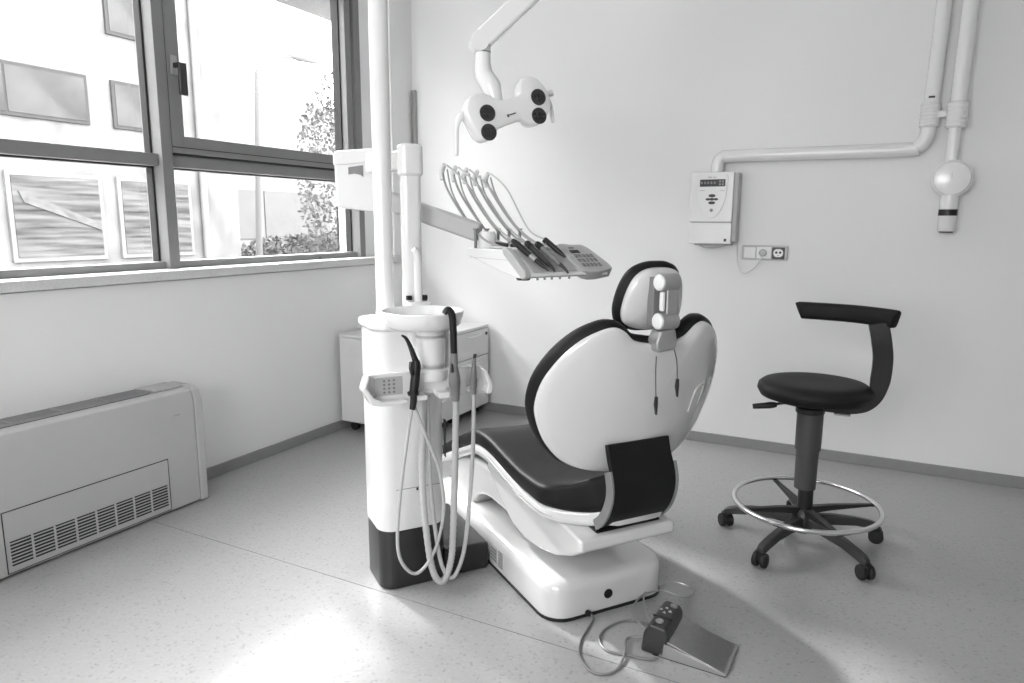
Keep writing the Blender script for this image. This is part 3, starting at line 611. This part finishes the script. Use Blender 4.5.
# ============================================================ FOOT CONTROL
ft = thing('foot_control', 'foot pedal with sloping steel plate and dark button box lying on the floor', 'foot pedal', (2.6, -2.22, 0))
P0 = Vector((2.545, -2.215, 0)); fa = Vector((.99, -.03, 0)).normalized(); fb = Vector((.03, .99, 0)).normalized()
def FP(p): return P0 + fa*p[0] + fb*p[1] + Vector((0, 0, p[2]))
part('pedal_plate', G(FP).prism([(.02, .058), (.21, .010), (.21, .004), (.02, .052)], lambda a, b, d: (a, d, b), -.082, .082), 'steel', ft, bevel=.001)
part('pedal_frame', G(FP).prism([(.0, .003), (.205, .003), (.212, .010), (.016, .050)], lambda a, b, d: (a, d, b), -.086, .086), 'silver', ft, bevel=.001)
part('pedal_base', G(FP).box((-.02, -.084, .0), (.207, .084, .004)), 'black', ft)
bxp = part('button_box', G(FP).prism([(-.060, .002), (.022, .002), (.030, .075), (.020, .098), (-.030, .104), (-.052, .070)], lambda a, b, d: (a, d, b), -.086, .086), 'dark', ft, bevel=.010, seg=4, ang=25)
fbx = lambda u, v, d: (-.030+u*.048, v, .104-u*.006+d)
part('button', G(FP).lathe([(0, .094), (.013, .094), (.013, .1045), (.009, .107), (0, .1075)], (-.010, -.052, 0)), 'silver', bxp, label='silver round button')
part('button', G(FP).lathe([(0, .094), (.012, .094), (.012, .104), (.008, .106), (0, .1065)], (.004, .060, 0)), 'mid', bxp, label='grey round button')
g = G(FP)
for a, b in ((-.012, .005), (-.012, .035), (-.026, .020), (.003, .020)): g.prism([(a-.005, b-.004), (a+.005, b-.004), (a, b+.005)], lambda u, v, d: (u, v, d), .100, .1045 - .0)
part('arrow_marks', g, 'lgrey', bxp)
part('divider', G(FP).box((-.040, -.026, .098), (.024, -.022, .1035)), 'black', bxp)
cordp = [(2.262, -2.176, .016), (2.275, -2.19, .010), (2.288, -2.214, .005), (2.292, -2.28, .005), (2.297, -2.344, .005), (2.324, -2.418, .005), (2.379, -2.472, .005), (2.425, -2.468, .005), (2.451, -2.424, .005), (2.447, -2.343, .012), (2.430, -2.285, .014), (2.438, -2.257, .012), (2.486, -2.245, .02)]
tag(part('cable', G().tube(cordp, .0042, 8, smooth=6), 'mid'), 'grey cable running from the chair base across the floor to the foot pedal', 'cable')
tag(part('cable', G().tube([(2.485, -2.165, .020), (2.455, -2.15, .008), (2.387, -2.162, .005), (2.346, -2.234, .005), (2.347, -2.305, .005), (2.389, -2.351, .005), (2.449, -2.346, .005), (2.523, -2.334, .006), (2.546, -2.315, .01)], .0042, 8, smooth=6), 'mid'), 'grey cable coiled on the floor in front of the foot pedal button box', 'cable')
tag(part('cable', G().tube([(2.487, -2.185, .04), (2.450, -2.13, .035), (2.406, -2.005, .03), (2.426, -1.92, .03), (2.481, -1.867, .03), (2.537, -1.868, .025), (2.555, -1.903, .02), (2.53, -1.95, .025), (2.464, -1.956, .035), (2.413, -1.994, .03), (2.395, -2.067, .03), (2.412, -2.152, .03), (2.484, -2.225, .03)], .0035, 8, smooth=6), 'silver'), 'pale looped cable standing up from the floor behind the foot pedal', 'cable')
# ============================================================ STOOL
SX, SYY = 2.862, -1.232
st_ = thing('stool', 'black round-seated assistant stool with chrome foot ring and castors', 'stool', (SX, SYY, 0))
part('seat', G().lathe([(0, .632), (.10, .630), (.17, .636), (.208, .650), (.221, .674), (.217, .694), (.199, .708), (.16, .714), (.08, .711), (0, .709)], (SX, SYY, 0), n=56), 'seatpad', st_, ang=80)
part('seat_mount', G().cyl((SX-.01, SYY, .575), (SX-.005, SYY, .634), .030), 'black', st_)
part('mount_plate', G().lathe([(0, .578), (.055, .578), (.057, .583), (.057, .600), (.05, .604), (0, .604)], (SX-.008, SYY, 0)), 'black', st_)
part('column_sleeve', G().lathe([(0, .252), (.043, .252), (.045, .42), (.051, .422), (.052, .579), (0, .579)], (SX-.006, SYY, 0)), 'sleeve', st_)
part('column', G().lathe([(0, .09), (.032, .09), (.030, .275), (0, .275)], (SX, SYY, 0)), 'black', st_)
part('hub', G().lathe([(0, .065), (.045, .065), (.055, .09), (.045, .145), (.034, .16), (0, .16)], (SX, SYY, 0)), 'black', st_)
lev = part('height_lever', G().tube([(SX-.03, SYY-.01, .620), (SX-.11, SYY-.035, .614), (SX-.15, SYY-.05, .604)], .006, 10, smooth=3), 'black', st_)
part('grip', G().tube([(SX-.135, SYY-.045, .606), (SX-.16, SYY-.053, .602), (SX-.225, SYY-.072, .594)], [.010, .014, .011], 12, smooth=3), 'black', lev)
for k in range(5):
    a = math.radians(319+72*k); dx, dy = math.cos(a), math.sin(a); R_ = .325
    def sp_(r, w, z0, z1): return [(SX+dx*r-dy*w, SYY+dy*r+dx*w, z0), (SX+dx*r+dy*w, SYY+dy*r-dx*w, z0), (SX+dx*r+dy*w*.7, SYY+dy*r-dx*w*.7, z1), (SX+dx*r-dy*w*.7, SYY+dy*r+dx*w*.7, z1)]
    lg = part('leg', G().loft([sp_(.03, .026, .085, .135), sp_(.12, .024, .090, .132), sp_(.22, .022, .084, .118), sp_(.29, .022, .070, .102), sp_(.318, .022, .062, .092), sp_(.335, .018, .056, .080)]), 'dark', st_, bevel=.006)
    ca = a+math.radians([75, 60, 80, 40, 100][k]); wx, wy = math.cos(ca), math.sin(ca)
    cx_, cy_ = SX+dx*R_, SYY+dy*R_
    part('caster_hood', G().cyl((cx_, cy_, .030), (cx_, cy_, .066), .021), 'black', lg)
    for s in (-1, 1):
        part('wheel', G().lathe([(0, -.010), (.025, -.010), (.030, -.005), (.030, .007), (.026, .011), (0, .012)], (cx_+wx*.016*s, cy_+wy*.016*s, .0303), axis=(wx*s, wy*s, 0), n=24), 'rubber', lg)
RC = (2.862, -1.197, .172)
part('foot_ring', G().tube([(RC[0]+.292*math.cos(t*math.pi/36), RC[1]+.300*math.sin(t*math.pi/36), RC[2]) for t in range(72)], .0105, 12, closed=True), 'chrome', st_, label='chrome foot ring')
for az, L1 in ((118, .27), (35, .28), (211, .28), (304, .265)):
    a = math.radians(az); d0 = Vector((math.cos(a), math.sin(a), 0)); n0 = Vector((-d0.y, d0.x, 0)); c0 = Vector((SX, SYY, 0))
    ex_, ey_ = d0.x, d0.y
    rr_ = 1/math.sqrt((ex_/.292)**2+(ey_/.300)**2); L1 = rr_ + (RC[1]-SYY)*ey_ - .004
    rings = []
    for r, w, h, z in ((.02, .020, .028, .170), (.12, .016, .022, .172), (L1-.01, .011, .010, .166), (L1+.004, .011, .010, .162)):
        p = c0+d0*r+Vector((0, 0, z)); rings.append([p+n0*w-Vector((0, 0, h)), p-n0*w-Vector((0, 0, h)), p-n0*w*.8, p+n0*w*.8])
    part('ring_spoke', G().loft(rings), 'black', st_, bevel=.003)
# back support arm (flat band) and pad
def band(path, w, th0, th1):
    g = G(); rings = []; N = len(path); P = [Vector(p) for p in path]
    for i, p in enumerate(P):
        t = (P[min(N-1, i+1)]-P[max(0, i-1)]).normalized(); s = Vector((.12, -.99, 0)).normalized(); n = t.cross(s).normalized()
        th = th0+(th1-th0)*min(1, max(0, (i/(N-1)-.25)/.35))
        rings.append([p+s*w/2+n*th/2, p-s*w/2+n*th/2, p-s*w/2-n*th/2, p+s*w/2-n*th/2])
    return g.loft(rings)
bpth = catmull([(SX+.02, SYY+.0, .603), (2.99, -1.215, .600), (3.045, -1.21, .612), (3.083, -1.205, .655), (3.098, -1.20, .72), (3.102, -1.20, .82), (3.090, -1.205, .90), (3.075, -1.205, .965)], 6, closed=False)
part('back_arm', band(bpth, .030, .022, .072), 'black', st_, bevel=.004)
part('arm_label', G().box((2.945, -1.245, .582), (3.005, -1.20, .588)), 'lgrey', st_)
ppts = catmull([(2.752, -1.075), (2.86, -1.095), (2.98, -1.125), (3.08, -1.175), (3.145, -1.225)], 5, closed=False)
rings = []
N = len(ppts)
for i, p in enumerate(ppts):
    a = Vector(ppts[max(0, i-1)]); b = Vector(ppts[min(N-1, i+1)]); t = (b-a).normalized(); n = Vector((-t.y, t.x))
    k = i/(N-1); e = min(1, .55+min(k, 1-k)*9)
    zt = 1.020+.003*math.sin(k*math.pi); h = .072; hw = .022
    sh = (1-e)
    ring = []
    for j in range(12):
        an = 2*math.pi*j/12+math.pi/12; c, s = math.cos(an), math.sin(an)
        cc = abs(c)**.6*(1 if c > 0 else -1); ss = abs(s)**.5*(1 if s > 0 else -1)
        # ends slant inwards towards the bottom
        sl_ = 0
        if k < .12: sl_ = (1-ss)*.5*.030*(1-k/.12)
        if k > .88: sl_ = -(1-ss)*.5*.022*(1-(1-k)/.12)
        ring.append((p[0]+n.x*cc*hw*e+t.x*sl_, p[1]+n.y*cc*hw*e+t.y*sl_, zt-h/2+ss*h/2*(.75+.25*e)))
    rings.append(ring)
part('back_pad', G().loft(rings), 'seatpad', st_, bevel=.004, ang=50)
# ============================================================ WALL EQUIPMENT
xb = thing('x_ray_control_box', 'white wall-mounted control box with dark display and oval keypad', 'control box', (2.17, -.05, 1.22))
BX0, BX1, BZ0, BZ1, BD = 2.046, 2.300, 1.232, 1.640, -.115
part('back_box', G().box((BX0+.006, -.09, BZ0+.01), (BX1+.012, -.0, BZ1-.004)), 'lgrey', xb, bevel=.006)
part('front_cover', G().box((BX0, BD, BZ0+.125), (BX1-.012, -.088, BZ1)), 'white', xb, bevel=.006)
part('lower_cover', G().box((BX0, BD, BZ0), (BX1-.012, -.088, BZ0+.122)), 'white', xb, bevel=.006)
fp = lambda u, v, d: (u, BD-d, v)
shield = catmull([(2.088, 1.62), (2.17, 1.628), (2.250, 1.62), (2.254, 1.56), (2.242, 1.47), (2.212, 1.405), (2.170, 1.378), (2.126, 1.405), (2.097, 1.47), (2.086, 1.56)], 4)
kpx = part('control_panel', G().prism([p[:2] for p in shield], fp, -.003, .006), 'white', xb, bevel=.002)
disp = part('display', G().box((2.100, BD-.0075, 1.558), (2.243, BD-.005, 1.598)), 'display', kpx, label='dark display strip')
g = G()
for i in range(2):
    for j in range(2): g.box((2.208+.016*i, BD-.0085, 1.564+.016*j), (2.219+.016*i, BD-.0072, 1.575+.016*j))
for i in range(5): g.box((2.106+.018*i, BD-.0083, 1.572), (2.116+.018*i, BD-.0072, 1.586))
part('digits', g, 'mid', disp)
g = G()
for (u, v, w, h) in ((2.172, 1.506, .020, .009), (2.172, 1.466, .020, .009), (2.150, 1.486, .014, .007), (2.194, 1.486, .014, .007), (2.172, 1.486, .013, .008)):
    g.prism([(u+w*math.cos(t*math.pi/8), v+h*math.sin(t*math.pi/8)) for t in range(16)], fp, .005, .0085)
part('buttons', g, 'dark', kpx)
part('round_button', G().cyl((2.172, BD-.004, 1.424), (2.172, BD-.009, 1.424), .0095), 'mid', kpx)
part('lettering', G().box((2.145, BD-.0070, 1.606), (2.165, BD-.0058, 1.614)).box((2.170, BD-.0070, 1.608), (2.19, BD-.0058, 1.613)).box((2.10, BD-.0070, 1.534), (2.13, BD-.0058, 1.538)).box((2.215, BD-.0070, 1.534), (2.24, BD-.0058, 1.538)), 'lgrey', kpx)
part('indicator', G().box((2.250, BD-.003, 1.246), (2.264, BD+.001, 1.262)), 'dark', xb)
part('screw', G().cyl((2.308, -.078, 1.605), (2.314, -.078, 1.605), .006, n=12), 'mid', xb)
part('wall_plate', G().box((BX0+.02, -.05, BZ0-.01), (BX1-.02, -.0005, BZ0+.012)), 'lgrey', xb, bevel=.002)
cp = thing('conduit_pipe', 'white pipe elbowing along the back wall from ceiling down to control box', 'pipe', (2.8, -.045, 1.72))
xs = catmull([(3.246, -.042, RZ-.002), (3.236, -.042, 2.4), (3.226, -.042, 2.0), (3.223, -.042, 1.83), (3.212, -.042, 1.775), (3.18, -.042, 1.738), (3.12, -.042, 1.730), (2.6, -.042, 1.730), (2.25, -.042, 1.730), (2.205, -.042, 1.724), (2.182, -.042, 1.70), (2.178, -.042, 1.63)], 6, closed=False)
part('pipe', G().tube(xs, .036, 18), 'white', cp)
def ribbed(cx, y, z0, z1, r, name, par):
    prof_ = [(r-.004, z0)]
    n = 7; h = (z1-z0)/n
    for i in range(n): prof_ += [(r, z0+h*(i+.15)), (r+.004, z0+h*(i+.5)), (r, z0+h*(i+.85))]
    prof_.append((r-.004, z1)); return part(name, G().lathe([(0, z0)]+prof_+[(0, z1)], (cx, y, 0)), 'white', par)
ribbed(3.224, -.045, 1.835, 1.955, .043, 'ribbed_collar', cp)
part('mark', G().box((3.208, -.0795, 1.975), (3.236, -.077, 1.985)), 'dark', cp)
xr = thing('x_ray_unit', 'white wall-hung x-ray unit with round housing and black-banded cone below a pipe', 'x-ray unit', (3.34, -.1, 1.35))
part('arm_pipe', G().tube([(3.352, -.1, RZ-.002), (3.346, -.1, 2.4), (3.336, -.1, 1.92)], .037, 18), 'white', xr)
ribbed(3.337, -.1, 1.82, 1.945, .045, 'ribbed_collar', xr)
part('lower_pipe', G().tube([(3.336, -.1, 1.93), (3.332, -.1, 1.64)], .029, 18), 'white', xr)
hdp = part('head_housing', G().lathe([(0, -.07), (.05, -.066), (.078, -.045), (.090, -.012), (.091, .02), (.083, .030), (.078, .046), (.05, .052), (0, .053)], (3.342, -.108, 1.575), axis=(0, -1, 0), n=40), 'white', xr, ang=30)
part('face_mark', G().box((3.338, -.1625, 1.575), (3.340, -.160, 1.60)), 'lgrey', hdp)
part('cone', G().lathe([(0, 1.315), (.036, 1.315), (.040, 1.322), (.041, 1.50), (0, 1.50)], (3.342, -.11, 0)), 'white', xr)
part('cone_band', G().lathe([(.0395, 1.393), (.0420, 1.393), (.0420, 1.424), (.0395, 1.424)], (3.342, -.11, 0)), 'black', xr, label='black band')
part('cone_rim', G().lathe([(0, 1.308), (.030, 1.308), (.034, 1.318), (0, 1.318)], (3.342, -.11, 0)), 'black', xr)
part('wall_strap', G().box((3.19, -.075, 1.88), (3.37, -.0005, 1.91)), 'white', xr, bevel=.003)
so_ = thing('wall_socket', 'white triple wall plate with two power sockets beside the x-ray control box', 'socket', (2.46, -.005, 1.14))
part('frame_plate', G().box((2.336, -.012, 1.141), (2.590, -.0005, 1.225)), 'lgrey', so_, bevel=.004)  # white plate coloured grey, standing for edge shading round the covers
part('blank_cover', G().box((2.350, -.0155, 1.152), (2.415, -.011, 1.214)), 'white', so_, bevel=.003)
part('socket_insert', G().lathe([(0, .011), (.028, .011), (.030, .0165), (.026, .0165), (.024, .013), (0, .013)], (2.457, 0, 1.183), axis=(0, -1, 0)), 'white', so_)
part('socket_cover', G().box((2.421, -.0145, 1.150), (2.500, -.0112, 1.216)), 'white', so_, bevel=.002)
k = part('socket_insert', G().box((2.505, -.0155, 1.148), (2.574, -.011, 1.216)), 'dark', so_, bevel=.003, label='dark-rimmed socket insert')
part('socket_face', G().prism(rrect(2.513, 2.566, 1.160, 1.206, .02), lambda u, v, d: (u, -d, v), .014, .0185), 'white', k, bevel=.002)
part('pin_holes', G().cyl((2.529, -.018, 1.186), (2.529, -.0195, 1.186), .007, n=14).cyl((2.550, -.018, 1.186), (2.550, -.0195, 1.186), .007, n=14).cyl((2.5395, -.018, 1.170), (2.5395, -.0195, 1.170), .003, n=10), 'black', k)
plg = thing('power_plug', 'pale plug with thin white cord pushed into the middle wall socket', 'plug', (2.457, -.03, 1.183))
part('plug_body', G().lathe([(0, .0135), (.020, .0135), (.021, .03), (.016, .044), (0, .046)], (2.457, 0, 1.183), axis=(0, -1, 0)), 'lgrey', plg)
part('cord', G().tube([(2.457, -.036, 1.175), (2.448, -.035, 1.15), (2.415, -.025, 1.10), (2.365, -.02, 1.062), (2.335, -.02, 1.075), (2.318, -.02, 1.12), (2.312, -.025, 1.18), (2.310, -.045, 1.238)], .0032, 8, smooth=6), 'white', plg)
tag(part('cable', G().tube([(2.085, -.06, 1.236), (2.12, -.055, 1.212), (2.17, -.05, 1.208), (2.24, -.05, 1.218), (2.29, -.05, 1.236)], .003, 8, smooth=6), 'lgrey'), 'thin white wire sagging under the wall-mounted control box', 'cable')
# ============================================================ OUTSIDE
def emat(name, v, noise, scale, stretch=(1, 1, 1), rough=.8):
    m = mat(name, v, rough, noise=noise, scale=scale, spec=0.0); nt = m.node_tree
    tc = [n for n in nt.nodes if n.type == 'TEX_COORD'][0]; nz = [n for n in nt.nodes if n.type == 'TEX_NOISE'][0]
    mp = nt.nodes.new('ShaderNodeMapping'); mp.inputs['Scale'].default_value = stretch
    nt.links.new(tc.outputs['Object'], mp.inputs[0]); nt.links.new(mp.outputs[0], nz.inputs['Vector']); nz.inputs['Detail'].default_value = 6
    return m
M['facade'] = emat('weathered_plaster', .105, .25, 1.6, (1, 1.5, 1.0))
M['boards'] = emat('grey_weathered_boards', .060, .6, 1.0, (1, .9, 14))
M['pane_out'] = emat('dusty_pane', .05, .3, 1.2)
M['oframe'] = mat('dark_outside_frame', .038, .8, spec=0, noise=.1)
M['garage'] = emat('grey_garage_panel', .085, .05, 2)
M['plank'] = emat('pale_plank', .075, .3, 2, (1, 4, 4))
M['ground'] = emat('asphalt_ground', .25, .2, 3)
M['leaf'] = mat('pale_foliage', .06, .8, spec=0, noise=.5, scale=5)
M['concrete'] = emat('pale_concrete', .12, .1, 1.5)
M['lampmetal'] = mat('street_lamp_metal', .085, .8, spec=0, noise=.05)
struct('ground', G().box((-45, -30, -.6), (-.36, 45, -.5)), 'ground')
fx = -9.0; FY1 = 6.3
bld = thing('building', 'weathered plaster building with boarded lower windows across the yard', 'building', (fx-2, 0, -.5))
part('wall', G().box((fx-4, -9, -.5), (fx, FY1, 6.3)), 'facade', bld)
part('light_blocking_wing', G().box((fx-4, -32, -.5), (fx+1.2, -4.5, 7.6)), 'facade', bld)  # unseen wing added to hold sky light off the back wall
part('corner_pipe', G().cyl((fx+.08, FY1-.9, -.5), (fx+.08, FY1-.9, 6.2), .07, n=12), 'concrete', bld)
part('cornice', G().box((fx-4.1, -9, 6.15), (fx+.25, FY1+.1, 6.35)), 'facade', bld)
def bwin(y0, y1, z0, z1, mull=None):
    w = part('window', G().box((fx, y0-.06, z0-.06), (fx+.05, y1+.06, z1+.06)), 'oframe', bld, bevel=.01)
    ms = [y0]+([mull] if mull else [])+[y1]
    for i in range(len(ms)-1): part('pane', G().box((fx+.04, ms[i]+(.04 if i else 0), z0), (fx+.06, ms[i+1], z1)), 'pane_out', w)
for y0, y1, z0, z1, mu in ((.75, 3.2, 2.99, 3.68, 1.95), (3.74, 4.45, 2.99, 3.68, None), (3.74, 4.45, 4.55, 5.3, None), (.75, 3.2, 4.75, 5.5, 1.95), (-3.6, -1.0, 2.99, 3.68, -2.3), (5.0, 5.5, 4.55, 5.3, None)): 
    if y0 != 5.0 and not (y0 == .75 and z0 > 4): bwin(y0, y1, z0, z1, mu)
for y0, y1 in ((1.9, 3.28), (3.70, 5.05), (-.2, 1.1)):
    b_ = part('boarded_window', G().box((fx, y0-.07, .68), (fx+.06, y1+.07, 2.10)), 'concrete', bld, bevel=.01)
    part('planks', G().box((fx+.05, y0, .76), (fx+.075, y1, 2.04)), 'boards', b_)
    if y0 == 1.9: part('diagonal_plank', G().prism([(y0+.08, 1.80), (y0+.15, 1.62), (y1-.02, 1.18), (y1-.02, 1.30)], lambda a, b, d: (d, a, b), fx+.075, fx+.10), 'plank', b_)
sl_ = thing('street_lamp', 'thin street lamp with a curved arm standing beyond the window', 'street lamp', (-12, 9.55, -.5))
part('pole', G().tube([(-12, 9.50, -.5), (-12, 9.80, 5.25)], [.10, .06], 12), 'lampmetal', sl_)
part('arm', G().tube([(-12, 9.80, 5.15), (-12, 9.86, 5.35), (-12, 10.4, 5.70), (-12, 11.3, 5.92)], .045, 10, smooth=5), 'lampmetal', sl_)
part('luminaire', G().tube([(-12, 11.0, 5.90), (-12, 11.4, 5.93), (-12, 12.1, 5.92)], [.05, .12, .05], 12, smooth=4), 'lampmetal', sl_)
# far building with two grey garage panels, hedge, tree
fb_ = thing('building', 'pale distant low building with grey panels seen beyond the hedge', 'building', (-22, 14, -.5))
part('wall', G().box((-26, 8.5, -.5), (-20, 27, 6.5)), 'concrete', fb_)
for y0, y1 in ((14.9, 17.0), (17.3, 21.2)): part('garage_panel', G().box((-20.0, y0, .62), (-19.93, y1, 2.6)), 'garage', fb_, bevel=.02)
def foliage(name, cx, cy, cz, rx, ry, rz, n, s, seed, par=None):
    rnd = random.Random(seed); g = G()
    for i in range(n):
        th = rnd.uniform(0, 2*math.pi); ph = math.acos(rnd.uniform(-1, 1)); r = rnd.uniform(.35, 1)**.5
        p = Vector((cx+rx*r*math.sin(ph)*math.cos(th), cy+ry*r*math.sin(ph)*math.sin(th), cz+rz*r*math.cos(ph)))
        u = Vector((rnd.gauss(0, 1), rnd.gauss(0, 1), rnd.gauss(0, 1))).normalized(); w = u.orthogonal().normalized(); q = s*rnd.uniform(.5, 1.3)
        nn = u.cross(w)*q*.12
        g.add([p-u*q, p+w*q*.5+nn, p+u*q, p-w*q*.5+nn], [(0, 1, 2, 3)])
    me = bpy.data.meshes.new(name); c = Vector((cx, cy, cz)); me.from_pydata([tuple(v-c) for v in g.v], [], g.f); me.materials.append(M['leaf'])
    o = bpy.data.objects.new(name, me); SC.collection.objects.link(o); o['_c'] = tuple(c)
    if par is not None: o.parent = par; o.location = c-Vector(par['_c'])
    else: o.location = c
    return o
tr = thing('tree', 'leafy tree outside at the right side of the window', 'tree', (-7.5, 7.65, -.5))
part('trunk', G().tube([(-7.5, 7.65, -.5), (-7.45, 7.67, 1.2), (-7.5, 7.65, 2.8)], [.10, .07, .03], 10, smooth=3), 'oframe', tr)
foliage('crown', -7.5, 7.65, 2.2, .8, .85, 2.3, 2300, .06, 4, tr)
h_ = foliage('hedge', -13.5, 13.2, .2, .7, 3.6, .75, 3800, .10, 9); tag(h_, 'low leafy hedge in front of the pale distant building', 'hedge')
struct('trim_4', G().box((-1.0, -.6, 2.93), (-.35, 2.4, 3.05)), 'concrete')      # slab projecting outside above the window
